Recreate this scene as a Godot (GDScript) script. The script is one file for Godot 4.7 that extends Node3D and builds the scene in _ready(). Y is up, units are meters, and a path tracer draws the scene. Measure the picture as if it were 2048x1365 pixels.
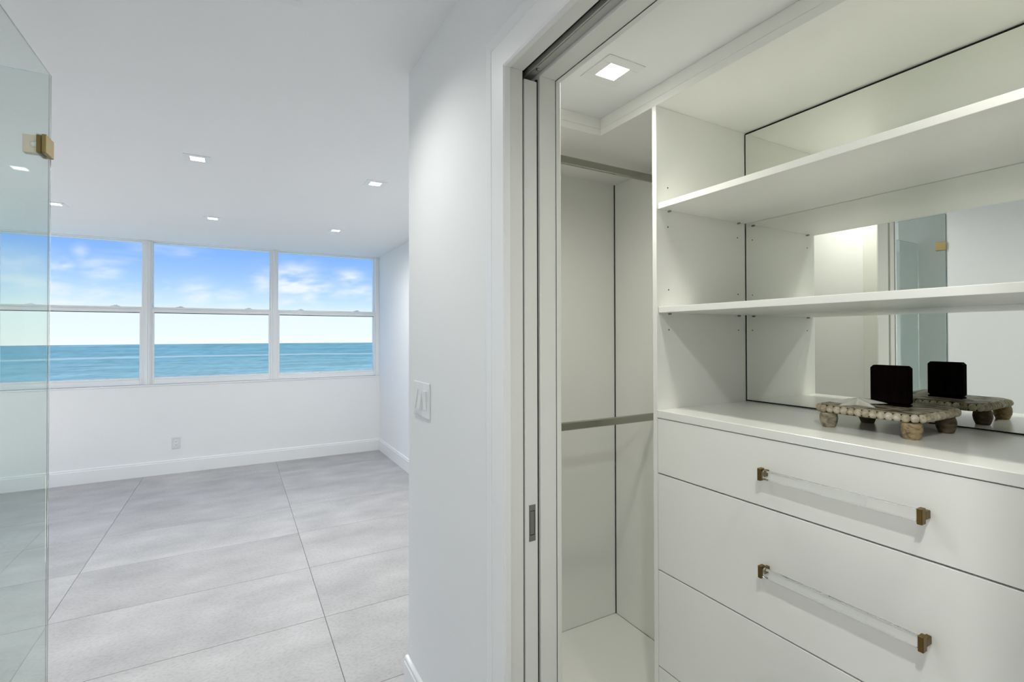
extends Node3D
# Coordinates in the builder calls: x right, y up, z away from the camera along the corridor. vv() turns them to Godot's (z towards the viewer).

const E0 := 1.4376      # height of the lens
const CEIL := 2.44
var M := {}
var rng := RandomNumberGenerator.new()

func vv(x: float, y: float, z: float) -> Vector3:
	return Vector3(x, y, -z)

func _ready():
	rng.seed = 7
	# ---- camera ----
	var cam := Camera3D.new()
	cam.name = "camera"
	cam.transform = Transform3D(Basis(Vector3(0.871404, -0.002067, 0.490561), Vector3(-0.002609, 0.999957, 0.008849), Vector3(-0.490559, -0.008991, 0.871362)), vv(0, E0, 0))
	cam.projection = Camera3D.PROJECTION_FRUSTUM
	cam.near = 0.05
	cam.far = 12000.0
	cam.size = 2.0 * 0.05 * 682.5 / 977.874
	cam.frustum_offset = Vector2(0, -18.925 / 977.874 * 0.05)
	add_child(cam)
	cam.current = true
	# ---- sky, sun, exposure ----
	var we := WorldEnvironment.new()
	we.name = "world"
	var env := Environment.new()
	env.background_mode = Environment.BG_SKY
	var sky := Sky.new()
	var pan := PanoramaSkyMaterial.new()
	pan.panorama = sky_image()
	pan.energy_multiplier = 1.0
	sky.sky_material = pan
	env.sky = sky
	env.tonemap_mode = Environment.TONE_MAPPER_LINEAR
	env.tonemap_exposure = 1.0
	env.sdfgi_enabled = true
	env.ssao_enabled = true
	env.ssil_enabled = true
	we.environment = env
	add_child(we)
	var sun := DirectionalLight3D.new()      # from the left: none comes in by the sea windows, some by the side window beyond the frame
	sun.name = "sun"
	sun.light_energy = 5.5
	sun.light_color = Color(1.0, 0.97, 0.92)
	sun.shadow_enabled = true
	sun.sky_mode = DirectionalLight3D.SKY_MODE_LIGHT_ONLY
	sun.basis = Basis.looking_at(Vector3(0.62, -0.77, -0.12).normalized(), Vector3.UP)
	add_child(sun)
	make_materials()
	build_shell()
	build_window_wall()
	build_door()
	build_lights()
	build_closet()
	build_dresser()
	build_shower()
	build_small_things()
	build_sea()

# ------------------------------------------------------------------ lamps: watts per fitting
const HALL_WATT := 1.6
const CLOSET_WATT := 0.31

# ------------------------------------------------------------------ node helpers
func label(o: Node3D, text: String, category: String, group := "") -> Node3D:
	o.set_meta("label", text)
	o.set_meta("category", category)
	if group != "":
		o.set_meta("group", group)
	return o

func thing(called: String, text: String, category: String, at := Vector3.ZERO, group := "") -> Node3D:
	var o := Node3D.new()
	o.name = called
	o.position = at
	add_child(o, true)
	return label(o, text, category, group)

func put(called: String, mesh: Mesh, mat: Material, parent: Node = self, at := Vector3.ZERO) -> MeshInstance3D:
	var o := MeshInstance3D.new()
	o.name = called
	o.mesh = mesh
	if mat:
		o.material_override = null
		for i in mesh.get_surface_count():
			o.set_surface_override_material(i, mat)
	o.position = at
	parent.add_child(o, true)
	return o

func struct(called: String, mesh: Mesh, mat: Material, text := "", category := "") -> MeshInstance3D:
	var o := put(called, mesh, mat)
	o.set_meta("kind", "structure")
	if text == "" and SETTING.has(called):
		text = SETTING[called][0]
		category = SETTING[called][1]
	if text != "":
		o.set_meta("label", text)
		o.set_meta("category", category)
	return o

const SETTING := {
	"ceiling": ["plain white ceiling with square lights over room and corridor", "ceiling"], "ceiling_closet": ["lower white ceiling inside the closet with one square light", "ceiling"],
	"wall_right": ["bright white side wall to the right of the windows", "wall"], "wall_corridor_end": ["white wall closing the corridor behind the viewer", "wall"], "wall_corridor_left": ["white wall opposite the closet, seen only in the mirror", "wall"],
	"wall_shower_back": ["pale back wall of the shower behind its glass", "wall"], "wall_room_left": ["white wall at the far left of the room outside the frame", "wall"], "wall_room_near": ["white inner wall of the room left of the shower", "wall"],
	"wall_closet_far": ["white wall behind the hanging end of the closet", "wall"], "wall_closet_near": ["white wall at the near end of the closet", "wall"], "wall_corridor_right": ["white wall with the light switch and the closet doorway", "wall"],
	"baseboard_window_side": ["white baseboard under the sea windows", "baseboard"], "baseboard_right": ["white baseboard along the bright side wall", "baseboard"], "baseboard_corridor": ["white baseboard at the foot of the light switch wall", "baseboard"], "baseboard_near": ["white baseboard round the hidden side of the switch wall", "baseboard"],
	"wall_window_side": ["white wall with an outlet below the sea windows", "wall"], "trim_1": ["thin white sill ledge under the windows", "sill"], "trim_2": ["white mullion between the left and middle windows", "mullion"], "trim_3": ["white mullion between the middle and right windows", "mullion"],
	"trim_4": ["white mullion left of the window behind the shower glass", "mullion"], "trim_5": ["white wall pier left of all windows", "pier"], "trim_6": ["white jamb between the right window and side wall", "jamb"], "trim_7": ["thin white head trim over the windows", "head trim"], "trim_8": ["outer sill ledge below the windows", "sill"],
	"trim_10": ["flat white casing round the doorway on its closet side", "door casing"], "trim_11": ["white jamb board on the corridor side of the pocket door slot", "jamb"], "trim_12": ["white jamb board on the closet side of the pocket door slot", "jamb"], "trim_13": ["white strike jamb at the near side of the doorway", "jamb"], "trim_14": ["dark seals and hollow round the pocket door and its track", "pocket"], "trim_15": ["low white curb under the shower glass", "curb"]}

# ------------------------------------------------------------------ mesh helpers
func st_new() -> SurfaceTool:
	var st := SurfaceTool.new()
	st.begin(Mesh.PRIMITIVE_TRIANGLES)
	return st

func tri(st: SurfaceTool, a: Vector3, b: Vector3, c: Vector3, n: Vector3):
	var face := (c - a).cross(b - a)
	st.set_normal(n if n != Vector3.ZERO else face.normalized())
	if face.dot(n) < 0:
		for p in [a, c, b]: st.add_vertex(p)
	else:
		for p in [a, b, c]: st.add_vertex(p)

func quad(st: SurfaceTool, a: Vector3, b: Vector3, c: Vector3, d: Vector3, n: Vector3):
	tri(st, a, b, c, n)
	tri(st, a, c, d, n)

# a box between two corners (builder coordinates) with chamfered edges
func box(st: SurfaceTool, x0: float, y0: float, z0: float, x1: float, y1: float, z1: float, bev := 0.0):
	var lo := Vector3(min(x0, x1), min(y0, y1), -max(z0, z1))
	var hi := Vector3(max(x0, x1), max(y0, y1), -min(z0, z1))
	var s := hi - lo
	bev = min(bev, 0.45 * min(s.x, min(s.y, s.z)))
	var ax := [Vector3.RIGHT, Vector3.UP, Vector3.BACK]
	var c := (lo + hi) / 2
	var h := s / 2
	for i in 3:
		var j := (i + 1) % 3
		var k := (i + 2) % 3
		for sg in [-1.0, 1.0]:
			var n: Vector3 = ax[i] * sg
			var o: Vector3 = c + n * h[i]
			var u: Vector3 = ax[j] * (h[j] - bev)
			var v: Vector3 = ax[k] * (h[k] - bev)
			quad(st, o - u - v, o + u - v, o + u + v, o - u + v, n)
	if bev <= 0:
		return
	for i in 3:
		var j := (i + 1) % 3
		var k := (i + 2) % 3
		for sj in [-1.0, 1.0]:
			for sk in [-1.0, 1.0]:
				var l: Vector3 = ax[i] * (h[i] - bev)
				var p: Vector3 = c + ax[j] * sj * h[j] + ax[k] * sk * (h[k] - bev)
				var q: Vector3 = c + ax[j] * sj * (h[j] - bev) + ax[k] * sk * h[k]
				quad(st, p - l, p + l, q + l, q - l, (ax[j] * sj + ax[k] * sk).normalized())
	for sx in [-1.0, 1.0]:
		for sy in [-1.0, 1.0]:
			for sz in [-1.0, 1.0]:
				var g := Vector3(sx, sy, sz)
				tri(st, c + g * Vector3(h.x, h.y - bev, h.z - bev), c + g * Vector3(h.x - bev, h.y, h.z - bev), c + g * Vector3(h.x - bev, h.y - bev, h.z), g.normalized())

func bx(x0: float, y0: float, z0: float, x1: float, y1: float, z1: float, bev := 0.0) -> ArrayMesh:
	var st := st_new()
	box(st, x0, y0, z0, x1, y1, z1, bev)
	return st.commit()

func boxes(list: Array, bev := 0.0) -> ArrayMesh:
	var st := st_new()
	for b in list:
		box(st, b[0], b[1], b[2], b[3], b[4], b[5], bev)
	return st.commit()

# profile [radius, height] turned about the y axis
func lathe(st: SurfaceTool, prof: Array, seg: int, at := Vector3.ZERO, axis := Vector3.UP):
	var b := Basis(Quaternion(Vector3.UP, axis)) if axis != Vector3.UP else Basis()
	for i in prof.size() - 1:
		var d := Vector2(prof[i + 1][0] - prof[i][0], prof[i + 1][1] - prof[i][1])
		for s in seg:
			var ps := []
			var ns := []
			for q in [[i, s], [i + 1, s], [i + 1, s + 1], [i, s + 1]]:
				var a: float = TAU * q[1] / seg
				var r: float = prof[q[0]][0]
				ps.append(at + b * Vector3(cos(a) * r, prof[q[0]][1], sin(a) * r))
				var e := d
				if q[0] == i and i > 0:
					var d0 := Vector2(prof[i][0] - prof[i - 1][0], prof[i][1] - prof[i - 1][1])
					if d0.normalized().dot(d.normalized()) > 0.6: e = d0.normalized() + d.normalized()
				elif q[0] == i + 1 and i + 2 < prof.size():
					var d1 := Vector2(prof[i + 2][0] - prof[i + 1][0], prof[i + 2][1] - prof[i + 1][1])
					if d1.normalized().dot(d.normalized()) > 0.6: e = d1.normalized() + d.normalized()
				ns.append((b * Vector3(cos(a) * e.y, -e.x, sin(a) * e.y)).normalized())
			var face: Vector3 = (ps[2] - ps[0]).cross(ps[1] - ps[0])
			if face.length() < 1e-14:
				face = (ps[3] - ps[0]).cross(ps[2] - ps[0])
			var order := [0, 1, 2, 0, 2, 3] if face.dot(ns[0] + ns[2]) > 0 else [0, 2, 1, 0, 3, 2]
			for k in order:
				st.set_normal(ns[k])
				st.add_vertex(ps[k])

# a moulding swept round a door opening in a wall across x: profile points [distance outward, x]
func casing(prof: Array, z_far: float, z_near: float, top: float) -> ArrayMesh:
	var st := st_new()
	for i in prof.size() - 1:
		var d0: float = prof[i][0]
		var d1: float = prof[i + 1][0]
		var x0: float = prof[i][1]
		var x1: float = prof[i + 1][1]
		var a := [vv(x0, 0, z_far + d0), vv(x0, top + d0, z_far + d0), vv(x0, top + d0, z_near - d0), vv(x0, 0, z_near - d0)]
		var b := [vv(x1, 0, z_far + d1), vv(x1, top + d1, z_far + d1), vv(x1, top + d1, z_near - d1), vv(x1, 0, z_near - d1)]
		var outs := [Vector3(0, 0, -1), Vector3(0, 1, 0), Vector3(0, 0, 1)]
		var inward: float = -1.0 if prof[1][1] < prof[0][1] else 1.0
		for k in 3:
			var along: Vector3 = a[k + 1] - a[k]
			var n: Vector3 = along.cross(b[k] - a[k])
			if n.length() < 1e-9:
				n = along.cross(b[k + 1] - a[k + 1])
			n = n.normalized()
			# outward side of a profile that runs from the opening edge over the face to the wall
			var mid2 := Vector2(d1 - d0, x1 - x0)
			var want: Vector3 = outs[k] * (-mid2.y * inward * -1.0) + Vector3(inward, 0, 0) * mid2.x
			want = outs[k] * (-(x1 - x0) * inward) + Vector3(inward * (d1 - d0), 0, 0)
			if n.dot(want) < 0: n = -n
			quad(st, a[k], a[k + 1], b[k + 1], b[k], n)
	return st.commit()

# ------------------------------------------------------------------ materials
func mat(c: Color, rough := 0.5, metal := 0.0, spec := 0.5) -> StandardMaterial3D:
	var m := StandardMaterial3D.new()
	m.albedo_color = c
	m.roughness = rough
	m.metallic = metal
	m.metallic_specular = spec
	return m

func noise_tex(seed_: int, freq: float, oct: int, ramp: Array, size := 512, normal := false) -> NoiseTexture2D:
	var n := FastNoiseLite.new()
	n.seed = seed_
	n.noise_type = FastNoiseLite.TYPE_SIMPLEX_SMOOTH
	n.frequency = freq
	n.fractal_octaves = oct
	var t := NoiseTexture2D.new()
	t.width = size
	t.height = size
	t.seamless = true
	t.noise = n
	if normal:
		t.as_normal_map = true
		t.bump_strength = 2.0
	elif ramp.size():
		var g := Gradient.new()
		g.offsets = PackedFloat32Array(ramp.map(func(r): return r[0]))
		g.colors = PackedColorArray(ramp.map(func(r): return r[1]))
		t.color_ramp = g
	return t

func tripl(m: StandardMaterial3D, scale: Vector3, world := true):
	m.uv1_triplanar = true
	m.uv1_world_triplanar = world
	m.uv1_scale = scale

func make_materials():
	M.wall = mat(Color(0.955, 0.955, 0.955), 0.75, 0, 0.3)
	M.wall.heightmap_enabled = true
	M.wall.heightmap_texture = noise_tex(3, 0.05, 3, [])
	M.wall.heightmap_scale = 0.02
	tripl(M.wall, Vector3.ONE * 1.5)
	M.ceil = mat(Color(0.965, 0.965, 0.965), 0.85, 0, 0.2)
	M.trim = mat(Color(0.96, 0.96, 0.96), 0.35, 0, 0.5)
	M.door_trim = mat(Color(0.92, 0.92, 0.90), 0.4, 0, 0.5)
	M.cabinet = mat(Color(0.975, 0.975, 0.955), 0.38, 0, 0.45)
	M.cabinet.roughness_texture = noise_tex(9, 0.02, 3, [[0.0, Color(0.85, 0.85, 0.85)], [1.0, Color(1, 1, 1)]], 256)
	tripl(M.cabinet, Vector3(2, 2, 2))
	M.counter = mat(Color(0.965, 0.965, 0.945), 0.2, 0, 0.5)
	M.alu_frame = mat(Color(0.95, 0.955, 0.955), 0.35, 0.0, 0.5)
	M.alu = mat(Color(0.74, 0.74, 0.72), 0.4, 0.35)
	M.chrome = mat(Color(0.66, 0.66, 0.62), 0.12, 1.0)
	M.steel = mat(Color(0.60, 0.60, 0.57), 0.35, 1.0)
	M.black = mat(Color(0.02, 0.02, 0.02), 0.7)
	M.rubber = mat(Color(0.12, 0.13, 0.13), 0.6)
	M.brass = mat(Color(0.64, 0.57, 0.40), 0.45, 1.0)
	M.brass_dark = mat(Color(0.36, 0.29, 0.16), 0.4, 1.0)
	M.bronze = mat(Color(0.47, 0.38, 0.22), 0.38, 1.0)
	M.plastic = mat(Color(0.93, 0.94, 0.94), 0.3)
	M.plastic_grey = mat(Color(0.88, 0.89, 0.89), 0.35)
	M.mirror = mat(Color(0.955, 0.965, 0.945), 0.0, 1.0)
	M.lamp = mat(Color(1, 1, 1), 0.5)
	M.lamp.emission_enabled = true
	M.lamp.emission = Color(1.0, 1.0, 1.0)
	M.lamp.emission_energy_multiplier = 8.0
	M.lamp_trim = mat(Color(0.95, 0.95, 0.95), 0.35)
	# clear window pane
	M.pane = mat(Color(1, 1, 1, 0.0), 0.0, 0.0, 0.07)
	M.pane.transparency = BaseMaterial3D.TRANSPARENCY_ALPHA
	# shower glass and acrylic pulls: solid, refracting
	M.glass = mat(Color(0.922, 0.956, 0.943, 0.0), 0.0, 0.0, 0.4)
	M.glass.refraction_enabled = true
	M.glass.refraction_scale = 0.05
	M.glass.transparency = BaseMaterial3D.TRANSPARENCY_ALPHA
	M.acrylic = mat(Color(1, 1, 1, 0.0), 0.0)
	M.acrylic.refraction_enabled = true
	M.acrylic.refraction_scale = 0.049
	M.acrylic.transparency = BaseMaterial3D.TRANSPARENCY_ALPHA
	# porcelain floor tiles, three tones
	M.tiles = []
	var tones := [0.0, -0.012, 0.012]
	for i in 3:
		var t: float = tones[i]
		var m := mat(Color(0.965, 0.95, 0.945), 0.6, 0, 0.3)
		m.albedo_texture = noise_tex(21 + i, 0.004, 7, [[0.0, Color(0.70 + t, 0.70 + t, 0.70 + t)], [0.40, Color(0.742 + t, 0.742 + t, 0.742 + t)], [0.58, Color(0.758 + t, 0.758 + t, 0.758 + t)], [1.0, Color(0.80 + t, 0.80 + t, 0.80 + t)]], 1024)
		m.roughness_texture = noise_tex(31 + i, 0.01, 4, [[0.0, Color(0.75, 0.75, 0.75)], [1.0, Color(1, 1, 1)]], 512)
		m.detail_enabled = true
		m.detail_blend_mode = BaseMaterial3D.BLEND_MODE_MUL
		m.detail_albedo = noise_tex(41 + i, 0.05, 5, [[0.0, Color(0.905, 0.905, 0.905, 1)], [0.5, Color(0.985, 0.985, 0.985, 1)], [1.0, Color(1, 1, 1, 1)]], 512)
		tripl(m, Vector3(0.45, 0.45, 0.75))
		m.uv1_offset = Vector3(0.31 * i, 0, 0.17 * i)
		m.uv2_triplanar = true
		m.uv2_world_triplanar = true
		m.uv2_scale = Vector3(1.6, 1.6, 2.6)
		m.detail_uv_layer = BaseMaterial3D.DETAIL_UV_2
		M.tiles.append(m)
	M.grout = mat(Color(0.40, 0.40, 0.40), 0.9)
	M.slab = mat(Color(0.55, 0.55, 0.55), 0.9)
	M.shower_wall = mat(Color(0.90, 0.90, 0.89), 0.3)
	# tray
	M.beads = []
	for c in [Color(0.74, 0.69, 0.58), Color(0.68, 0.62, 0.50), Color(0.78, 0.75, 0.67), Color(0.60, 0.53, 0.42)]:
		var m := mat(Color(1, 1, 1), 0.65)
		m.albedo_texture = noise_tex(60, 0.02, 3, [[0.0, c.darkened(0.5)], [0.35, c], [0.7, c.lightened(0.3)], [1.0, c.lightened(0.45)]], 128)
		tripl(m, Vector3.ONE * 22.0)
		M.beads.append(m)
	M.board = mat(Color(1, 1, 1), 0.5)
	M.board.albedo_texture = noise_tex(61, 0.018, 4, [[0.0, Color(0.10, 0.08, 0.06)], [0.36, Color(0.26, 0.22, 0.17)], [0.47, Color(0.60, 0.56, 0.47)], [1.0, Color(0.76, 0.73, 0.64)]], 256)
	tripl(M.board, Vector3(6, 6, 4))
	M.legs = []
	for c in [[Color(0.20, 0.16, 0.11), Color(0.70, 0.61, 0.45)], [Color(0.10, 0.085, 0.07), Color(0.38, 0.32, 0.24)], [Color(0.16, 0.13, 0.10), Color(0.66, 0.62, 0.53)]]:
		var m := mat(Color(1, 1, 1), 0.6)
		m.albedo_texture = noise_tex(64, 0.02, 4, [[0.0, c[0]], [0.3, c[0].lerp(c[1], 0.55)], [0.55, c[1]], [1.0, c[1].lightened(0.15)]], 256)
		tripl(m, Vector3(9, 16, 9))
		M.legs.append(m)
	M.block = mat(Color(1, 1, 1), 0.85, 0, 0.12)
	M.block.albedo_texture = noise_tex(66, 0.03, 3, [[0.0, Color(0.045, 0.03, 0.03)], [0.6, Color(0.075, 0.045, 0.04)], [1.0, Color(0.15, 0.08, 0.07)]], 256)
	tripl(M.block, Vector3(40, 1.2, 40))
	M.star = mat(Color(0.96, 0.95, 0.91), 0.8)
	M.star.heightmap_enabled = true
	M.star.heightmap_texture = noise_tex(67, 0.06, 2, [])
	M.star.heightmap_scale = 0.15
	tripl(M.star, Vector3.ONE * 25.0)

# ------------------------------------------------------------------ sky
# soft banks of cloud: azimuth to the right of straight out, elevation, half width, half height (degrees), weight
const BANKS := [[5.4, 5.86, 1.97, 1.41, 1.00], [7.0, 5.02, 3.40, 0.74, 0.90], [10.9, 6.31, 1.34, 0.76, 0.85], [12.6, 4.89, 1.71, 0.71, 0.55], [7.0, 4.22, 0.96, 0.75, 0.80], [5.1, 3.54, 1.45, 0.68, 0.50], [-3.4, 4.28, 1.23, 0.99, 0.65], [-0.8, 4.23, 1.30, 0.54, 0.60], [2.4, 5.67, 0.99, 1.21, 0.50],
	[-6.0, 4.86, 0.41, 0.35, 0.60], [-4.1, 8.20, 1.21, 0.51, 0.30], [-15.8, 6.23, 1.85, 0.82, 0.60], [-13.4, 6.07, 0.67, 0.54, 0.95], [-12.1, 7.31, 0.42, 0.55, 0.50], [-10.7, 5.99, 1.06, 0.80, 0.70], [-15.4, 4.30, 2.25, 0.79, 0.85], [-11.2, 3.83, 3.30, 0.85, 0.60], [-14.7, 3.10, 2.95, 0.44, 0.60], [0.5, 3.09, 2.67, 0.33, 0.30],
	[24, 5.5, 7, 1.2, 0.6], [36, 8, 6, 1.4, 0.5], [-28, 5.5, 7, 1.1, 0.6], [-45, 7, 9, 1.6, 0.5]]
const SKY_STOPS := [[0.0, Color(0.945, 1.0, 1.0)], [2.4, Color(0.925, 0.99, 1.0)], [3.3, Color(0.82, 0.935, 1.0)], [4.6, Color(0.72, 0.87, 1.0)], [6.3, Color(0.63, 0.80, 1.0)], [8.3, Color(0.545, 0.735, 1.0)], [25.0, Color(0.42, 0.64, 0.96)], [90.0, Color(0.30, 0.52, 0.90)]]
var puff := FastNoiseLite.new()
var wisp := FastNoiseLite.new()

func sky_row(im: Image, y: int):
	var w := im.get_width()
	var h := im.get_height()
	var el := 90.0 - 180.0 * (y + 0.5) / h
	if el < 0.0:
		im.fill_rect(Rect2i(0, y, w, 1), Color(0.945, 1.0, 1.0).srgb_to_linear())     # haze over the horizon
		return
	var c := Color.WHITE
	for k in SKY_STOPS.size() - 1:
		if el <= SKY_STOPS[k + 1][0]:
			var lo: Color = SKY_STOPS[k][1]
			c = lo.lerp(SKY_STOPS[k + 1][1], clampf((el - SKY_STOPS[k][0]) / (SKY_STOPS[k + 1][0] - SKY_STOPS[k][0]), 0, 1))
			break
	c = c.srgb_to_linear()
	if el > 50.0:
		im.fill_rect(Rect2i(0, y, w, 1), c)
		return
	var white := Color(0.93, 0.985, 1.0)
	var fade := clampf((50.0 - el) / 25.0, 0, 1)
	var se := sin(deg_to_rad(el))
	var near := BANKS.filter(func(b): return absf(el - b[1]) < b[3] * 2.2)
	for x in w:
		var az := TAU * (x + 0.5) / w
		var dx := -sin(az)
		var dz := -cos(az)
		var a := wrapf(rad_to_deg(az), -180.0, 180.0)      # the left edge of a panorama looks along -z
		var cover := smoothstep(0.15, 0.75, wisp.get_noise_3d(dx * 3.2, se * 22.0, dz * 3.2)) * 0.35
		var bank := 0.0
		for b in near:
			var u: float = (a - b[0]) / b[2]
			if absf(u) < 2.2:
				var v: float = (el - b[1]) / b[3]
				bank = maxf(bank, exp(-(u * u + v * v) * 0.75) * b[4])
		if bank > 0.02:
			var f := puff.get_noise_3d(dx * 14.0 + se * 18.0, se * 34.0, dz * 14.0)
			var g := wisp.get_noise_3d(dx * 22.0 + 9.0, se * 90.0, dz * 22.0)
			cover += bank * clampf(0.70 + 1.35 * f + 0.55 * g, 0, 1.2)
		im.set_pixel(x, y, c.lerp(white, clampf(cover * fade, 0, 0.9)))

func sky_image() -> ImageTexture:
	puff.seed = 12
	puff.frequency = 1.0
	puff.fractal_octaves = 5
	wisp.seed = 5
	wisp.frequency = 1.0
	wisp.fractal_octaves = 4
	var im := Image.create(1024, 512, false, Image.FORMAT_RGBF)
	for y in 512:
		sky_row(im, y)
	im.resize(4096, 2048, Image.INTERPOLATE_BILINEAR)
	for y in range(2048 * 0.5 * (1.0 - 13.0 / 90.0), 1100):      # the low sky again, finer
		sky_row(im, y)
	return ImageTexture.create_from_image(im)

# ------------------------------------------------------------------ shell
func build_shell():
	# floor slab with tiles as parts
	var slab := struct("floor", bx(-4.0, -0.2, -1.75, 1.75, -0.0125, 6.5), M.slab, "floor of large grey porcelain tiles with thin grout joints", "floor")
	var gr := bx(-3.9, -0.0125, -1.6, 1.583, -0.0025, 6.24)
	put("grout", gr, M.grout, slab)
	var zs := []
	for k in range(-8, 6): zs.append(3.277 + 0.6125 * k)
	var cache := {}
	for k in range(-4, 2):
		for z0 in zs:
			var x0: float = 0.397 + 1.225 * k
			var x1: float = min(x0 + 1.225, 1.583)
			x0 = max(x0, -3.9)
			var zz0: float = max(z0, -1.6)
			var zz1: float = min(z0 + 0.6125, 6.24)
			if x1 - x0 < 0.02 or zz1 - zz0 < 0.02: continue
			if z0 < 1.2 and (x1 < -0.5 or x0 > 0.5): continue
			var g := 0.00125
			var key := "%.3f %.3f" % [x1 - x0, zz1 - zz0]
			if not cache.has(key):
				cache[key] = bx(-(x1 - x0) / 2 + g, -0.012, -(zz1 - zz0) / 2 + g, (x1 - x0) / 2 - g, 0, (zz1 - zz0) / 2 - g, 0.0008)
			put("tile", cache[key], M.tiles[rng.randi() % 3], slab, vv((x0 + x1) / 2, 0, (zz0 + zz1) / 2))
	struct("ceiling", bx(-4.0, CEIL, -1.75, 1.75, CEIL + 0.2, 6.5), M.ceil)
	struct("ceiling_closet", bx(0.711, 2.197, -0.52, 1.583, 2.4399, 1.742), M.ceil)
	struct("wall_right", bx(1.5831, -0.0120, -1.75, 1.75, CEIL, 6.5), M.wall)
	struct("wall_corridor_end", bx(-1.5, -0.0120, -1.75, 1.583, CEIL, -1.6), M.wall)
	struct("wall_corridor_left", bx(-0.56, 0, -1.5999, -0.43, CEIL, 1.193), M.wall)
	struct("wall_shower_back", bx(-1.5, 0, -1.5999, -1.40, CEIL, 1.82), M.shower_wall)
	struct("wall_room_left", boxes([[-4.0, -0.012, 1.70, -3.9, CEIL, 3.1], [-4.0, -0.012, 5.8, -3.9, CEIL, 6.5], [-4.0, 2.3, 3.1, -3.9, CEIL, 5.8], [-4.0, -0.012, 3.1, -3.9, 0.08, 5.8]]), M.wall)
	struct("wall_room_near", bx(-3.9, -0.012, 1.70, -1.501, CEIL, 1.82), M.wall)
	struct("wall_closet_far", bx(0.7101, 0, 1.745, 1.583, CEIL, 1.82), M.wall)
	struct("wall_closet_near", bx(0.7101, 0, -0.62, 1.583, CEIL, -0.521), M.wall)
	# the wall with the pocket door: two leaves far of the opening, a header, a leaf near of it
	struct("wall_corridor_right", boxes([[0.573, 0, 1.048, 0.6115, CEIL, 1.80], [0.573, 0, 1.80, 0.71, CEIL, 1.82], [0.6615, 0, 1.048, 0.71, CEIL, 1.80],
		[0.573, 2.11, 0.0901, 0.613, CEIL, 1.048], [0.6615, 2.11, 0.0901, 0.71, CEIL, 1.048], [0.613, 2.25, 0.09, 0.6615, CEIL, 1.80], [0.573, 0, -1.6, 0.71, CEIL, 0.09]]), M.wall)
	# baseboards
	var bb := st_new()
	base_board(bb, vv(-3.9, 0, 6.24), vv(1.583, 0, 6.24), Vector3(0, 0, 1), 0.144, 0.015)
	struct("baseboard_window_side", bb.commit(), M.trim)
	bb = st_new()
	base_board(bb, vv(1.583, 0, 1.82), vv(1.583, 0, 6.224), Vector3(-1, 0, 0), 0.144, 0.015)
	struct("baseboard_right", bb.commit(), M.trim)
	bb = st_new()
	base_board(bb, vv(0.573, 0, 1.15), vv(0.573, 0, 1.834), Vector3(-1, 0, 0), 0.222, 0.015)
	struct("baseboard_corridor", bb.commit(), M.trim)
	bb = st_new()
	base_board(bb, vv(0.5732, 0, 1.82), vv(1.567, 0, 1.82), Vector3(0, 0, -1), 0.222, 0.014)
	struct("baseboard_near", bb.commit(), M.trim)

func base_board(st: SurfaceTool, a: Vector3, b: Vector3, out: Vector3, h: float, t: float):
	# profile up the face: flat board, a small step and an eased top
	var prof := [[t, 0.0], [t, h - 0.022], [t - 0.003, h - 0.018], [t - 0.003, h - 0.006], [t - 0.006, h - 0.001], [0.0, h]]
	for i in prof.size() - 1:
		var p: Vector3 = out * prof[i][0] + Vector3.UP * prof[i][1]
		var q: Vector3 = out * prof[i + 1][0] + Vector3.UP * prof[i + 1][1]
		var n: Vector3 = (out * (prof[i + 1][1] - prof[i][1]) + Vector3.UP * (prof[i][0] - prof[i + 1][0])).normalized()
		quad(st, a + p, b + p, b + q, a + q, n)
	for e in [[a, a - b], [b, b - a]]:
		var c: Vector3 = e[0]
		for i in prof.size() - 1:
			tri(st, c, c + out * prof[i][0] + Vector3.UP * prof[i][1], c + out * prof[i + 1][0] + Vector3.UP * prof[i + 1][1], e[1].normalized())

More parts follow.
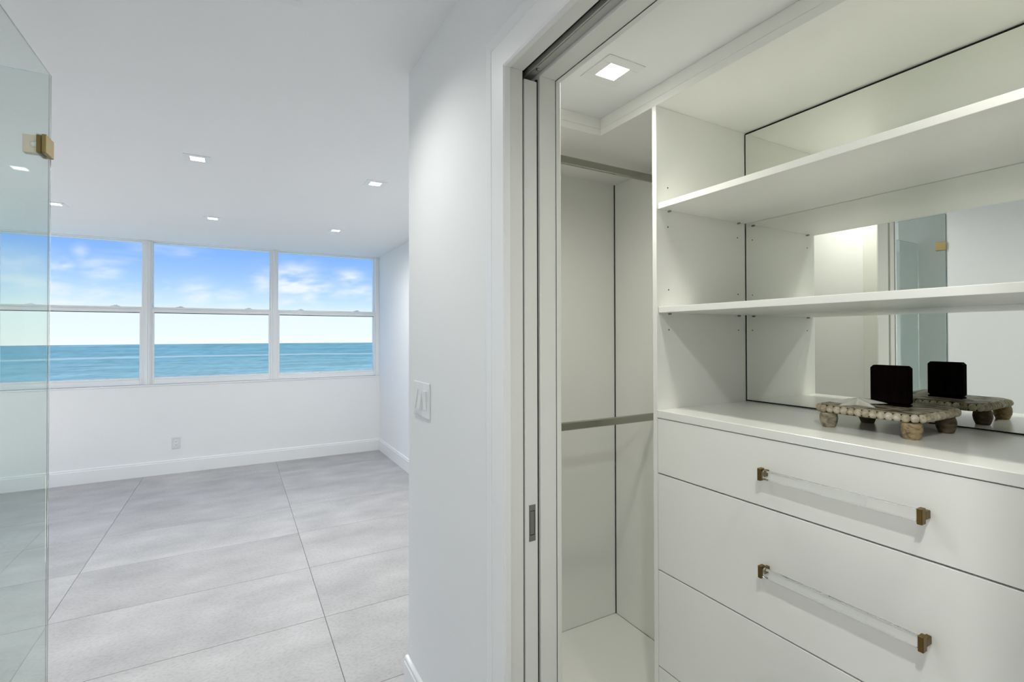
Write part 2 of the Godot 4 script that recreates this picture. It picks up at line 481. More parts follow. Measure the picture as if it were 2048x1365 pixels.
# ------------------------------------------------------------------ window wall
func build_window_wall():
	struct("wall_window_side", bx(-4.0, -0.012, 6.2401, 1.5829, 0.925, 6.44), M.wall)
	struct("trim_1", bx(-3.9, 0.925, 6.232, 1.583, 0.938, 6.44, 0.003), M.trim)     # inner sill ledge
	# side window in the left wall
	var sw := Node3D.new()
	sw.name = "window_5"
	add_child(sw)
	sw.set_meta("kind", "structure")
	sw.set_meta("label", "tall side window in the far left wall outside the frame")
	sw.set_meta("category", "window")
	put("frame", boxes([[-3.98, 0.0801, 3.1001, -3.93, 0.12, 5.7999], [-3.98, 2.26, 3.1001, -3.93, 2.2999, 5.7999], [-3.98, 0.12, 3.1001, -3.93, 2.26, 3.14], [-3.98, 0.12, 5.76, -3.93, 2.26, 5.7999], [-3.98, 0.12, 4.43, -3.93, 2.26, 4.47]], 0.002), M.alu_frame, sw)
	put("pane", bx(-3.9555, 0.12, 3.14, -3.955, 2.26, 4.43), M.pane, sw)
	put("pane", bx(-3.9555, 0.12, 4.47, -3.955, 2.26, 5.76), M.pane, sw)
	var edges := [[-3.9, -3.13], [-3.05, -2.05], [-1.965, -0.856], [-0.771, 0.338], [0.416, 1.5365]]
	# glass widths between the mullions (upper lights)
	var n := 0
	for e in edges:
		n += 1
		if e[0] < -3.5:
			continue
		single_hung(n - 1, e[0], e[1])
	# solid piers between and beside the windows
	struct("trim_2", mullion(-0.856, -0.771), M.alu_frame)
	struct("trim_3", mullion(0.338, 0.416), M.alu_frame)
	struct("trim_4", mullion(-2.05, -1.965), M.alu_frame)
	struct("trim_5", bx(-4.0, 0.938, 6.2401, -3.05, CEIL, 6.44), M.wall)
	struct("trim_6", boxes([[1.5365, 0.938, 6.262, 1.583, CEIL, 6.44]], 0.002), M.alu_frame)
	struct("trim_7", bx(-3.05, 2.434, 6.27, 1.5365, CEIL, 6.44, 0.001), M.trim)
	struct("trim_8", bx(-4.2, 0.80, 6.4401, 1.75, 0.955, 6.62, 0.004), M.trim)      # outer sill

func mullion(x0: float, x1: float) -> ArrayMesh:
	var w := x1 - x0
	return boxes([[x0, 0.938, 6.275, x1, 2.434, 6.44], [x0 + 0.42 * w, 0.938, 6.255, x0 + 0.60 * w, 2.434, 6.276], [x0 + 0.02, 0.938, 6.262, x1 - 0.012, 2.434, 6.276]], 0.003)

func single_hung(i: int, x0: float, x1: float):
	var w := Node3D.new()
	w.name = "window_%d" % i
	add_child(w)
	w.set_meta("kind", "structure")
	var what := ["", "wide single-hung window at the far left partly out of frame", "single-hung sea window left of the first mullion behind the glass edge", "middle single-hung sea window between the two mullions", "right single-hung sea window beside the bright side wall"]
	w.set_meta("label", what[i])
	w.set_meta("category", "window")
	var zf := 6.285
	# fixed upper light
	put("upper_frame", boxes([[x0, 1.745, zf + 0.05, x0 + 0.006, 2.434, zf + 0.10], [x1 - 0.006, 1.745, zf + 0.05, x1, 2.434, zf + 0.10], [x0, 2.428, zf + 0.045, x1, 2.434, zf + 0.10]], 0.001), M.alu_frame, w)
	put("pane", bx(x0 + 0.006, 1.72, zf + 0.072, x1 - 0.006, 2.43, zf + 0.0725), M.pane, w)
	# lower sash, in front
	put("sash_stile", bx(x0, 0.94, zf, x0 + 0.018, 1.745, zf + 0.035, 0.002), M.alu_frame, w)
	put("sash_stile", bx(x1 - 0.018, 0.94, zf, x1, 1.745, zf + 0.035, 0.002), M.alu_frame, w)
	put("bottom_rail", boxes([[x0 + 0.018, 0.94, zf - 0.004, x1 - 0.018, 0.992, zf + 0.035], [x0 + 0.018, 0.992, zf + 0.006, x1 - 0.018, 1.012, zf + 0.03]], 0.002), M.alu_frame, w)
	put("meeting_rail", boxes([[x0 + 0.0, 1.690, zf - 0.006, x1, 1.724, zf + 0.035], [x0, 1.724, zf + 0.004, x1, 1.747, zf + 0.05]], 0.002), M.alu_frame, w)
	put("rail_gasket", bx(x0 + 0.018, 1.684, zf + 0.004, x1 - 0.018, 1.690, zf + 0.03), M.rubber, w)
	put("pane", bx(x0 + 0.018, 1.0, zf + 0.017, x1 - 0.018, 1.70, zf + 0.0175), M.pane, w)
	for u in [0.22, 0.80]:
		var x: float = lerp(x0, x1, u)
		put("sash_latch", boxes([[x - 0.035, 1.747, zf + 0.008, x + 0.035, 1.754, zf + 0.04], [x - 0.012, 1.754, zf + 0.012, x + 0.02, 1.762, zf + 0.03]], 0.002), M.alu_frame, w)

# ------------------------------------------------------------------ pocket door
func build_door():
	var zf := 1.028
	var zn := 0.112
	var top := 2.088
	# casing towards the corridor and towards the closet
	struct("trim_9", casing([[0.0, 0.575], [0.0, 0.561], [0.004, 0.557], [0.064, 0.557], [0.066, 0.5595], [0.068, 0.557], [0.100, 0.560], [0.118, 0.567], [0.121, 0.574]], zf, zn, top), M.trim, "white stepped door casing round the closet opening", "door casing")
	struct("trim_10", casing([[0.0, 0.709], [0.0, 0.722], [0.003, 0.725], [0.052, 0.725], [0.055, 0.722], [0.055, 0.709]], zf, zn, top), M.door_trim)
	# jamb boards: two leaves with the slot between them
	struct("trim_11", boxes([[0.5732, 0, 1.030, 0.6115, 2.11, 1.048], [0.5732, 0, 0.09, 0.613, 2.11, 0.110], [0.5732, 2.090, 0.110, 0.613, 2.11, 1.030]], 0.0015), M.door_trim)
	struct("trim_12", boxes([[0.6615, 0, 1.030, 0.7098, 2.11, 1.048], [0.6615, 0, 0.09, 0.7098, 2.11, 0.110], [0.6615, 2.090, 0.110, 0.7098, 2.11, 1.030]], 0.0015), M.door_trim)
	struct("trim_13", bx(0.613, 0, 0.09, 0.6615, 2.11, 0.112), M.door_trim)
	struct("trim_14", boxes([[0.6135, 2.135, 0.112, 0.661, 2.249, 1.79], [0.6135, 2.1065, 0.1125, 0.6305, 2.1349, 1.79], [0.6118, 0.0, 1.040, 0.6175, 2.10, 1.047], [0.6563, 0.0, 1.040, 0.6612, 2.085, 1.047]]), M.black)      # dark head of the pocket
	# the door itself, pushed into its pocket
	var d := Node3D.new()
	d.name = "door_1"
	add_child(d)
	d.set_meta("kind", "structure")
	d.set_meta("label", "white pocket door slid open into its wall, edge showing")
	d.set_meta("category", "door")
	put("door_leaf", bx(0.6183, 0.012, 1.034, 0.6555, 2.076, 1.795, 0.0015), M.door_trim, d)
	var l := put("edge_latch", boxes([[0.6292, 0.930, 1.0325, 0.6475, 0.944, 1.036], [0.6292, 1.005, 1.0325, 0.6475, 1.0195, 1.036], [0.6292, 0.944, 1.0325, 0.6322, 1.005, 1.036], [0.6452, 0.944, 1.0325, 0.6475, 1.005, 1.036]], 0.0003), M.steel, d)
	l.set_meta("label", "small brushed steel edge pull")
	put("latch_recess", bx(0.6318, 0.943, 1.0338, 0.6456, 1.006, 1.036), M.rubber, l)
	put("pull_bar", bx(0.6332, 0.946, 1.0328, 0.6442, 1.003, 1.0350, 0.0006), M.steel, l)
	# head track
	var t := thing("door_track", "long metal track in the dark slot of the door head", "door track")
	put("rail_channel", boxes([[0.631, 2.0935, 0.115, 0.6345, 2.134, 1.79], [0.6345, 2.0985, 0.115, 0.6607, 2.103, 1.79], [0.6385, 2.096, 0.115, 0.6410, 2.0985, 1.79], [0.6345, 2.128, 0.115, 0.6607, 2.134, 1.79]], 0.0006), M.alu, t)
	put("end_screw", boxes([[0.643, 2.094, 1.012, 0.651, 2.128, 1.020]], 0.002), M.steel, t)

# ------------------------------------------------------------------ ceiling lights
func ceiling_light(x: float, y: float, z: float, text: String, watt: float, color: Color, group: String, lamp_mat: Material, trim_mat: Material, angle := 80.0):
	var o := thing("ceiling_light", text, "ceiling light", vv(x, y, z), group)
	var r := 0.0655
	var e := 0.034
	# flat square plate with a square well and the glowing face a little up in it
	put("trim_plate", boxes([[-r, -0.003, -r, r, 0.0, -e], [-r, -0.003, e, r, 0.0, r], [-r, -0.003, -e, -e, 0.0, e], [e, -0.003, -e, r, 0.0, e]], 0.0008), trim_mat, o)
	put("light_diffuser", bx(-e, -0.0022, -e, e, -0.0005, e), lamp_mat, o)
	if angle <= 0.0:                    # wide flat panel
		var p := AreaLight3D.new()
		p.name = "panel_light"
		p.area_size = Vector2(0.068, 0.068)
		p.light_energy = watt
		p.light_color = color
		p.shadow_enabled = true
		p.position = Vector3(0, -0.005, 0)
		p.rotation = Vector3(-PI / 2, 0, 0)
		o.add_child(p)
		return
	var a := SpotLight3D.new()          # recessed downlight: a soft-edged cone from the glowing square
	a.name = "downlight"
	a.light_energy = watt
	a.light_color = color
	a.light_size = 0.034
	a.spot_range = 14.0
	a.spot_attenuation = 2.0
	a.spot_angle = angle
	a.spot_angle_attenuation = 1.0
	a.shadow_enabled = true
	a.position = Vector3(0, -0.04, 0)
	a.rotation = Vector3(-PI / 2, 0, 0)
	o.add_child(a)

func build_lights():
	var cool := Color(0.99, 1.0, 0.985)
	var g := String("")
	var lamp: Material = M.lamp
	ceiling_light(-0.195, CEIL, 3.26, "square ceiling light with a visible white trim, largest of those over the empty room", HALL_WATT * 0.8, cool, g, lamp, M.lamp_trim, 59)
	ceiling_light(0.79, CEIL, 3.23, "square recessed ceiling light nearest the edge of the corridor wall", HALL_WATT * 1.3, cool, g, lamp, M.lamp_trim, 86)
	ceiling_light(-0.18, CEIL, 4.85, "square recessed ceiling light above the left part of the middle window", HALL_WATT * 0.1, cool, g, lamp, M.lamp_trim, 75)
	ceiling_light(0.815, CEIL, 4.845, "small square ceiling light above the right-hand window", HALL_WATT * 0.58, cool, g, lamp, M.lamp_trim, 88)
	ceiling_light(-1.195, CEIL, 4.89, "square ceiling light crossed by the vertical edge of the shower glass", HALL_WATT * 0.12, cool, g, lamp, M.lamp_trim, 75)
	ceiling_light(0.105, CEIL, 1.54, "square ceiling light cut off by the top edge of the picture", HALL_WATT * 0.32, cool, g, lamp, M.lamp_trim, 75)
	# farther fittings of the same rows, outside the frame
	ceiling_light(-2.3, CEIL, 4.9, "square ceiling light in the far left of the room near the windows", HALL_WATT * 0.3, cool, g, lamp, M.lamp_trim, 75)
	ceiling_light(-2.3, CEIL, 3.26, "square ceiling light in the far left of the room near the inner wall", HALL_WATT * 1.2, cool, g, lamp, M.lamp_trim, 75)
	ceiling_light(0.105, CEIL, -0.06, "square ceiling light over the corridor above the viewer", HALL_WATT * 0.69, cool, g, lamp, M.lamp_trim, 78)
	ceiling_light(-1.13, CEIL, -0.55, "square ceiling light over the shower, seen as a white reflection in the glass", HALL_WATT * 1.3, cool, g, lamp, M.lamp_trim, 0)
	var warm := Color(1.0, 1.0, 0.955)
	ceiling_light(0.9376, 2.197, 1.075, "square recessed closet light above the tall divider", CLOSET_WATT, warm, "", lamp, M.lamp_trim, 82)
	ceiling_light(0.9376, 2.197, 0.1, "square recessed closet light at the near end outside the frame", CLOSET_WATT, warm, "", lamp, M.lamp_trim, 85)

# ------------------------------------------------------------------ closet joinery
const XF := 1.107
const XB := 1.528
const ZD := 1.0735

func build_closet():
	# hanging compartment at the far end
	var h := thing("hanging_cabinet", "tall white hanging compartment with bare panels at the far end of the closet", "cabinet", vv(1.12, 0, 1.4))
	var at := -vv(1.12, 0, 1.4)
	put("back_panel", bx(1.529, 0.158, 1.0905, 1.545, 2.137, 1.7395, 0.0006), M.cabinet, h, at)
	put("end_panel", bx(0.7205, 0.159, 1.7432, 1.5275, 2.137, 1.7448), M.cabinet, h, at)
	put("seam_strip", bx(1.526, 0.158, 1.7395, 1.5445, 2.137, 1.7446), M.rubber, h, at)
	put("bottom_panel", bx(0.7205, 0.135, 1.0905, 1.528, 0.158, 1.7425, 0.001), M.cabinet, h, at)
	put("filler_strip", bx(0.7105, 0.0, 1.728, 0.7203, 2.137, 1.7446), M.cabinet, h, at)
	put("plinth", bx(0.7205, 0.0, 1.115, 1.528, 0.135, 1.132), M.cabinet, h, at)
	# top panel and fascia, in an L over the shelves and the hanging space
	var t := thing("closet_cornice", "white cornice running round the closet just under its ceiling", "cornice", vv(1.3, 2.137, 1.0))
	at = -vv(1.3, 2.137, 1.0)
	put("top_panel", boxes([[XF, 2.1372, -0.5195, 1.545, 2.160, 1.333], [0.7105, 2.1372, 1.333, 1.545, 2.160, 1.7445]], 0.0008), M.cabinet, t, at)
	put("fascia", boxes([[XF + 0.001, 2.1607, -0.5195, XF + 0.018, 2.1968, 1.334], [0.7105, 2.1607, 1.334, XF + 0.018, 2.1968, 1.351]], 0.0005), M.cabinet, t, at)
	# chrome rods across the hanging space
	rod(2.078, 2.1075, 1.485, "upper flat chrome hanging rod just under the closet top")
	rod(1.0865, 1.1165, 1.485, "lower flat chrome hanging rod at half height of the closet")
	# shelf tower
	var s := thing("shelf_tower", "white shelf tower with a narrow divider edge and shelf-pin holes", "cabinet", vv(1.3, 0, 1.08))
	at = -vv(1.3, 0, 1.08)
	put("divider", bx(XF, 0.0, ZD, 1.5285, 2.137, 1.0899, 0.0008), M.cabinet, s, at)
	put("divider", bx(XF, 0.0, 0.045, 1.5285, 2.137, 0.0612, 0.0008), M.cabinet, s, at)
	var st := st_new()
	lathe(st, [[0.0, 0.0005], [0.0022, 0.0005], [0.0022, 0.0]], 10, Vector3.ZERO, Vector3(0, 0, 1))
	var hole := st.commit()
	for p in [[1.156, 1.893], [1.156, 1.772], [1.4875, 1.771], [1.1575, 1.5785], [1.489, 1.578], [1.158, 1.4555], [1.490, 1.4555]]:
		put("pin_hole", hole, M.black, s, at + vv(p[0], p[1], ZD))
	# mirror over the countertop
	var m := thing("mirror", "large frameless mirror with dark edges behind the shelves and countertop", "mirror", vv(XB, 1.215, 0.57))
	at = -vv(XB, 1.215, 0.57)
	put("mirror_glass", bx(XB, 1.2172, 0.066, XB + 0.005, 2.1295, ZD - 0.0045), M.mirror, m, at)
	put("dark_edge", bx(XB + 0.0052, 1.2135, 0.0615, XB + 0.012, 2.1368, ZD - 0.0002), M.black, m, at)
	# two adjustable shelves with their pins
	shelf(1.8225, 1.8400, "upper white adjustable shelf in front of the mirror")
	shelf(1.5070, 1.5245, "lower white adjustable shelf in front of the mirror")

func rod(y0: float, y1: float, z: float, text: String):
	var r := thing("hanging_rod", text, "closet rod", vv(0.72, y0, z))
	var at := -vv(0.72, y0, z)
	put("bar", bx(0.724, y0, z - 0.0075, 1.5245, y1, z + 0.0075, 0.003), M.chrome, r, at)
	for x in [0.7207, 1.5245]:
		put("end_socket", bx(x, y0 - 0.002, z - 0.010, x + 0.0043, y1 + 0.002, z + 0.010, 0.001), M.chrome, r, at)

func shelf(y0: float, y1: float, text: String):
	var s := thing("closet_shelf", text, "shelf", vv(1.3, y0, 0.57))
	var at := -vv(1.3, y0, 0.57)
	put("board", bx(XF + 0.007, y0, 0.0625, XB - 0.003, y1, ZD - 0.0012, 0.0008), M.cabinet, s, at)
	for x in [1.158, 1.489]:
		var st := st_new()
		lathe(st, [[0.0, 0.0], [0.0028, 0.0], [0.0028, 0.0095], [0.0, 0.0095]], 10, Vector3.ZERO, Vector3(0, 0, 1))
		put("shelf_pin", st.commit(), M.steel, s, at + vv(x, y0 - 0.0029, ZD))

# ------------------------------------------------------------------ chest of drawers under the mirror
func build_dresser():
	var d := thing("drawer_chest", "white built-in chest of four drawers with clear bar pulls", "chest of drawers", vv(1.32, 0, 0.57))
	var at := -vv(1.32, 0, 0.57)
	put("carcass", bx(XF + 0.024, 0.135, 0.0616, 1.5275, 1.1885, 1.0733), M.black, d, at)
	put("plinth", bx(XF + 0.06, 0.0, 0.0616, XF + 0.078, 0.135, 1.0733), M.cabinet, d, at)
	var ys := [[1.0255, 1.1880], [0.7359, 1.0215], [0.4476, 0.7319], [0.157, 0.4436]]
	var what := ["top shallow drawer", "deep drawer second from the top", "deep drawer third from the top", "deep bottom drawer"]
	for i in 4:
		var f := put("drawer", bx(XF, ys[i][0], 0.0632, XF + 0.019, ys[i][1], 1.0718, 0.0006), M.cabinet, d, at)
		f.set_meta("label", what[i])
		var yc: float = [1.1095, 0.8805, 0.592, 0.302][i]
		handle(f, yc, 0.722, 0.411)
	var c := thing("countertop", "glossy white countertop slab over the drawers, reflecting the tray legs", "countertop", vv(1.32, 1.19, 0.57))
	put("slab", bx(XF - 0.001, 1.1900, 0.0616, XB + 0.006, 1.2130, ZD - 0.0004, 0.0012), M.counter, c, -vv(1.32, 1.19, 0.57))

func handle(f: Node3D, yc: float, za: float, zb: float):
	var at := -f.position if false else Vector3.ZERO
	var bar := put("clear_bar", bx(XF - 0.032, yc - 0.011, zb + 0.004, XF - 0.021, yc + 0.011, za - 0.004, 0.0025), M.acrylic, f, at)
	bar.set_meta("label", "clear acrylic bar")
	for z in [za, zb]:
		var p := put("bronze_post", boxes([[XF - 0.034, yc - 0.0145, z - 0.0045, XF - 0.0185, yc + 0.0145, z + 0.0045], [XF - 0.019, yc - 0.0075, z - 0.0045, XF + 0.0, yc + 0.0075, z + 0.0045]], 0.001), M.bronze, f, at)
		p.set_meta("label", "bronze end post")

# ------------------------------------------------------------------ shower glass
func build_shower():
	var a := thing("shower_screen", "clear fixed shower screen behind the hinged glass at the left edge", "shower screen", vv(-0.9, 0, 1.70))
	put("sheet", bx(-1.3995, 0.012, 1.6955, -0.4365, 2.1227, 1.7055, 0.0006), M.glass, a, -vv(-0.9, 0, 1.70))
	var b := thing("glass_door", "frameless clear glass shower door at the left edge with a square brass hinge", "glass door", vv(-0.43, 0, 1.45))
	put("sheet", bx(-0.4350, 0.012, 1.1985, -0.4250, 2.1227, 1.7050, 0.0006), M.glass, b, -vv(-0.43, 0, 1.45))
	struct("trim_15", bx(-1.40, 0.0, 1.19, -0.424, 0.0118, 1.7056), M.trim)
	# square brass hinge at the glass corner: two leaves of two plates
	var y0 := 1.897
	var y1 := 1.944
	var at := -vv(-0.43, 0, 1.45)
	var h := put("hinge", bx(-0.4248, y0, 1.630, -0.4150, y1, 1.687, 0.0012), M.brass, b, at)
	h.set_meta("label", "square brass corner hinge")
	put("inner_plate", bx(-0.4452, y0, 1.640, -0.4352, y1, 1.6885, 0.0012), M.brass_dark, h)
	put("face_plate", bx(-0.484, y0 + 0.012, 1.6890, -0.4370, y1 + 0.012, 1.6953, 0.0012), M.brass, h)
	put("back_plate", bx(-0.484, y0 + 0.012, 1.7057, -0.4370, y1 + 0.012, 1.7120, 0.0012), M.brass, h)
	var st := st_new()
	lathe(st, [[0.0, 0.0012], [0.004, 0.0012], [0.0042, 0.0004], [0.0085, 0.0006], [0.009, 0.0]], 24, Vector3.ZERO, Vector3(0, 0, 1))
	put("screw_cap", st.commit(), M.steel, h, vv(-0.4615, y0 + 0.0355, 1.6890))
	var g := put("wall_bracket", bx(-0.4248, 1.918, 1.194, -0.4180, 1.966, 1.244, 0.0012), M.brass, b, at)
	g.set_meta("label", "small gold wall bracket")
	put("back_clamp", bx(-0.4422, 1.918, 1.1995, -0.4352, 1.966, 1.244, 0.0012), M.brass, g)

# ------------------------------------------------------------------ switches, outlet, tray
func build_small_things():
	# triple rocker switch on the corridor wall
	var x := 0.573
	var s := thing("light_switch", "white triple rocker light switch on the corridor wall end", "light switch", vv(x, 1.215, 1.663))
	put("plate", bx(-0.0065, -0.061, -0.083, 0.0, 0.061, 0.083, 0.0022), M.plastic, s)
	for i in 3:
		var z: float = [0.046, 0.0, -0.046][i]
		put("rocker_frame", boxes([[-0.0072, -0.034, z - 0.0172, -0.006, 0.034, z - 0.0158], [-0.0072, -0.034, z + 0.0158, -0.006, 0.034, z + 0.0172]]), M.plastic_grey, s)
		var st := st_new()
		# rocker: wedge, pressed at the top or at the bottom
		var up: float = 0.009 if i == 2 else 0.002
		var lo: float = 0.002 if i == 2 else 0.012
		var ys := [-0.033, 0.033]
		var f := [Vector3(-0.006 - lo, ys[0], 0), Vector3(-0.006 - up, ys[1], 0)]
		var z0 := Vector3(0, 0, -(z - 0.0155))
		var z1 := Vector3(0, 0, -(z + 0.0155))
		var bk := [Vector3(-0.005, ys[0], 0), Vector3(-0.005, ys[1], 0)]
		quad(st, f[0] + z0, f[1] + z0, f[1] + z1, f[0] + z1, Vector3.LEFT)
		quad(st, f[0] + z0, f[0] + z1, bk[0] + z1, bk[0] + z0, Vector3.DOWN)
		quad(st, f[1] + z0, f[1] + z1, bk[1] + z1, bk[1] + z0, Vector3.UP)
		quad(st, f[0] + z0, f[1] + z0, bk[1] + z0, bk[0] + z0, Vector3.BACK)
		quad(st, f[0] + z1, f[1] + z1, bk[1] + z1, bk[0] + z1, Vector3.FORWARD)
		put("rocker", st.commit(), M.plastic, s)
	# outlet under the window
	var o := thing("wall_outlet", "white duplex wall outlet under the middle window above the baseboard", "outlet", vv(-0.554, 0.316, 6.24))
	put("plate", bx(-0.037, -0.060, -0.006, 0.037, 0.060, 0.0, 0.002), M.plastic_grey, o)
	put("insert", bx(-0.017, -0.034, -0.0085, 0.017, 0.034, -0.006, 0.001), M.plastic, o)
	for y in [-0.017, 0.017]:
		put("socket", boxes([[-0.008, y - 0.004, -0.0088, -0.0055, y + 0.006, -0.0084], [0.0055, y - 0.004, -0.0088, 0.008, y + 0.006, -0.0084], [-0.002, y - 0.011, -0.0088, 0.002, y - 0.007, -0.0084]]), M.rubber, o)
	build_tray()

func build_tray():
	var tray := thing("beaded_tray", "rustic beaded wooden tray on four turned feet on the countertop", "tray", vv(1.366, 1.213, 0.588))
	var hx := 0.112
	var hz := 0.110
	var yb := 0.0345
	# board with rounded corners
	put("board", rounded_slab(hx - 0.006, hz - 0.006, 0.028, yb + 0.001, yb + 0.021), M.board, tray)
	put("edge_band", rounded_slab(hx - 0.0025, hz - 0.0025, 0.03, yb + 0.003, yb + 0.0175), M.block, tray)
	var bead := SphereMesh.new()
	bead.radius = 0.0088
	bead.height = 0.0185
	bead.radial_segments = 14
	bead.rings = 7
	var path := rounded_path(hx - 0.003, hz - 0.003, 0.03)
	var total := 0.0
	for i in path.size(): total += path[i].distance_to(path[(i + 1) % path.size()])
	var count := int(round(total / 0.0152))
	var step := total / count
	var need := 0.0
	var run := 0.0
	for i in path.size():
		var p: Vector2 = path[i]
		var q: Vector2 = path[(i + 1) % path.size()]
		var l := p.distance_to(q)
		while need < run + l and count > 0:
			var c := p.lerp(q, (need - run) / l)
			var b := put("bead", bead, M.beads[rng.randi() % 4], tray, Vector3(c.x, yb + 0.0105, c.y))
			b.scale = Vector3(0.86, 1.0, 0.86) if false else Vector3.ONE
			b.rotation.y = rng.randf() * TAU
			need += step
			count -= 1
		run += l
	var k := 0
	for p in [[-0.096, 0.080, 2], [-0.096, -0.090, 0], [0.050, 0.062, 1], [0.056, -0.096, 1]]:
		var st := st_new()
		lathe(st, [[0.0, 0.0], [0.0135, 0.0], [0.0150, 0.003], [0.0182, 0.012], [0.0196, 0.021], [0.0190, 0.028], [0.0172, 0.034], [0.0165, 0.0355], [0.0, 0.0355]], 22)
		var lg := put("leg", st.commit(), M.legs[p[2]], tray, vv(p[0], 0, p[1]))
		lg.rotation.y = k * 1.3
		k += 1
	var ty := 1.213 + yb + 0.0212
	# dark block standing on the tray
	var b := thing("wooden_block", "dark near-black square wooden block standing on the beaded tray", "block", vv(1.374, ty, 0.5795))
	put("body", bx(-0.015, 0.0035, -0.0395, 0.015, 0.096, 0.0395, 0.006), M.block, b)
	put("foot", bx(-0.012, 0.0, -0.038, 0.012, 0.004, 0.038, 0.001), M.block, b)
	b.rotation.y = deg_to_rad(4)
	# starfish in front of it
	var sf := thing("starfish", "white dried starfish lying on the tray in front of the dark block", "starfish", vv(1.322, ty, 0.628))
	var mesh := put("body", starfish(), M.star, sf)
	mesh.rotation = Vector3(0, -0.18, 0)

func rounded_path(hx: float, hz: float, r: float) -> Array:
	var out := []
	for c in [[1, 1, 0], [-1, 1, 1], [-1, -1, 2], [1, -1, 3]]:
		for i in 7:
			var a: float = (c[2] + i / 6.0) * PI / 2
			out.append(Vector2(c[0] * (hx - r) + cos(a) * r, c[1] * (hz - r) + sin(a) * r))
	return out

func rounded_slab(hx: float, hz: float, r: float, y0: float, y1: float) -> ArrayMesh:
	var st := st_new()
	var p := rounded_path(hx, hz, r)
	var p2 := rounded_path(hx - 0.0015, hz - 0.0015, r)
	for i in p.size():
		var j := (i + 1) % p.size()
		var a := Vector3(p[i].x, 0, p[i].y)
		var b := Vector3(p[j].x, 0, p[j].y)
		var a2 := Vector3(p2[i].x, 0, p2[i].y)
		var b2 := Vector3(p2[j].x, 0, p2[j].y)
		var n := (a + b).normalized()
		var e := (b - a)
		n = Vector3(e.z, 0, -e.x).normalized()
		if n.dot(a + b) < 0: n = -n
		var u0 := Vector3.UP * y0
		var u1 := Vector3.UP * (y1 - 0.0015)
		var u2 := Vector3.UP * y1
		quad(st, a + u0, b + u0, b + u1, a + u1, n)
		quad(st, a + u1, b + u1, b2 + u2, a2 + u2, (n + Vector3.UP).normalized())
		tri(st, u2, a2 + u2, b2 + u2, Vector3.UP)
		tri(st, u0, a + u0, b + u0, Vector3.DOWN)
	return st.commit()

func starfish() -> ArrayMesh:
	var st := st_new()
	var na := 100
	var nr := 10
	var n := FastNoiseLite.new()
	n.seed = 8
	n.frequency = 120.0
	var pts := []
	for i in na:
		var t := TAU * i / na
		var arm := fposmod(t, TAU / 5) - TAU / 10
		var which := int(t / (TAU / 5))
		var length: float = [0.064, 0.058, 0.066, 0.060, 0.062][which]
		# outline: narrow arms from a small centre
		var away: float = absf(arm) / (TAU / 10)
		var rad: float = lerp(0.019, length, pow(1.0 - away, 2.1)) if away > 0.0 else length
		var col := []
		for k in nr + 1:
			var u := float(k) / nr
			var r := rad * u
			var hgt := 0.016 * pow(1.0 - r / (length * 1.06), 0.75) * sqrt(maxf(0.0, 1.0 - pow(u, 3.0)))
			hgt += 0.001 * (1.0 - u)
			if which == 0: hgt += 0.004 * u
			if u < 0.98: hgt += 0.0012 * n.get_noise_2d(r * cos(t), r * sin(t))
			col.append(Vector3(r * cos(t), maxf(hgt, 0.0), r * sin(t)))
		pts.append(col)
	for i in na:
		var j := (i + 1) % na
		for k in nr:
			var a: Vector3 = pts[i][k]
			var b: Vector3 = pts[i][k + 1]
			var c: Vector3 = pts[j][k + 1]
			var d: Vector3 = pts[j][k]
			for t in ([[a, c, d], [a, b, c]] if k > 0 else [[a, b, c]]):
				var flip: bool = (t[2] - t[0]).cross(t[1] - t[0]).y < 0
				for p in ([t[0], t[2], t[1]] if flip else t):
					st.set_smooth_group(1)
					st.add_vertex(p)
	var under := st_new()
	for i in na:
		var e: Vector3 = pts[i][nr]
		var f: Vector3 = pts[(i + 1) % na][nr]
		tri(under, Vector3.ZERO, Vector3(e.x, 0, e.z), Vector3(f.x, 0, f.z), Vector3.DOWN)
	st.generate_normals()
	var m := st.commit()
	return under.commit(m)

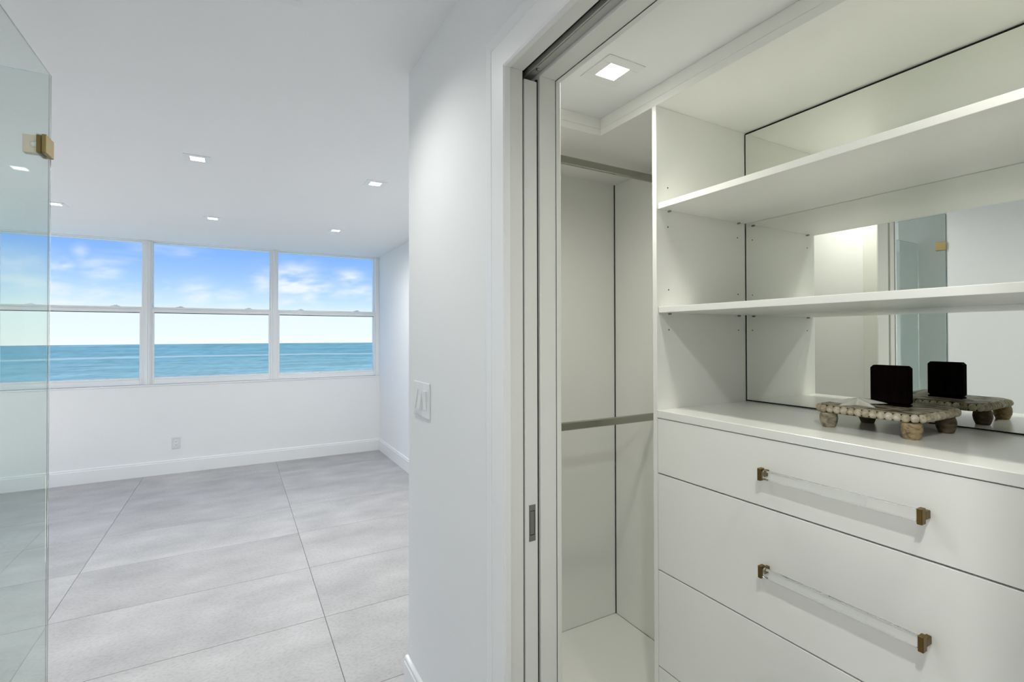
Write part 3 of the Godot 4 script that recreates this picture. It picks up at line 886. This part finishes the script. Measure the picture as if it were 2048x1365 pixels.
# ------------------------------------------------------------------ the sea below
func build_sea():
	var n := FastNoiseLite.new()
	n.seed = 4
	n.frequency = 1.0
	n.fractal_octaves = 5
	var st := st_new()
	var depth := 55.0
	var far := 4400.0
	var angs := [1.3, 0.8, 0.45, 0.25]
	for k in 151:
		angs.append(lerp(0.16, depth / far, k / 150.0))      # rows even in view angle
	var azs := []
	for k in 12: azs.append(-180.0 + 10.0 * k)
	for k in 241: azs.append(lerp(-60.0, 45.0, k / 240.0))
	for k in 14: azs.append(lerp(54.0, 180.0, k / 13.0))
	var pts := []
	var cols := []
	for ang in angs:
		var d: float = depth / tan(ang)
		var row := []
		var rc := []
		for az_deg in azs:
			var az: float = deg_to_rad(az_deg)
			row.append(Vector3(d * sin(az), 0, -d * cos(az)))
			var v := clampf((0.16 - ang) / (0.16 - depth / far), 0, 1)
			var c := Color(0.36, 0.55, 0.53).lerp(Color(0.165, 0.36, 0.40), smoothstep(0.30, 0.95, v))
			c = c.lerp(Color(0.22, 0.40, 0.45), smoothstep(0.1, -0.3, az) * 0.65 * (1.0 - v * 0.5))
			var s := n.get_noise_2d(az * 2.2, ang * 170.0)
			var s2 := n.get_noise_2d(az * 9.0 + 30.0, ang * 420.0)
			var s3 := n.get_noise_2d(az * 55.0 + 60.0, ang * 700.0)
			var k := 0.285 * (1.0 + 0.18 * s + 0.26 * s2 + 0.22 * s3)
			c = Color(c.r * k * 0.95, c.g * k, c.b * k * 1.22)
			# pale bands of wind-ruffled water
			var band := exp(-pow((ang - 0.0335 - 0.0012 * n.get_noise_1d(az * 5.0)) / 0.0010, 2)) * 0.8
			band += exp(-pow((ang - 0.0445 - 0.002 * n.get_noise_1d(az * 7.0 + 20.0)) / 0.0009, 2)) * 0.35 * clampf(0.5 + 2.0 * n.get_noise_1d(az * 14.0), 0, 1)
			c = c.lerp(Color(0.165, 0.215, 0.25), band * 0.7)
			rc.append(c)
		pts.append(row)
		cols.append(rc)
	for j in angs.size() - 1:
		for i in azs.size() - 1:
			for q in [[j, i], [j + 1, i], [j + 1, i + 1], [j, i], [j + 1, i + 1], [j, i + 1]]:
				st.set_color(cols[q[0]][q[1]])
				st.set_normal(Vector3.UP)
				st.add_vertex(pts[q[0]][q[1]])
	st.index()
	var m := mat(Color(1, 1, 1), 0.9)
	m.specular_mode = BaseMaterial3D.SPECULAR_DISABLED
	m.vertex_color_use_as_albedo = true
	var o := put("sea", st.commit(), m, self, Vector3(0, E0 - depth, 0))
	label(o, "blue turquoise sea stretching to the horizon beyond the windows", "sea")
	o.set_meta("kind", "stuff")
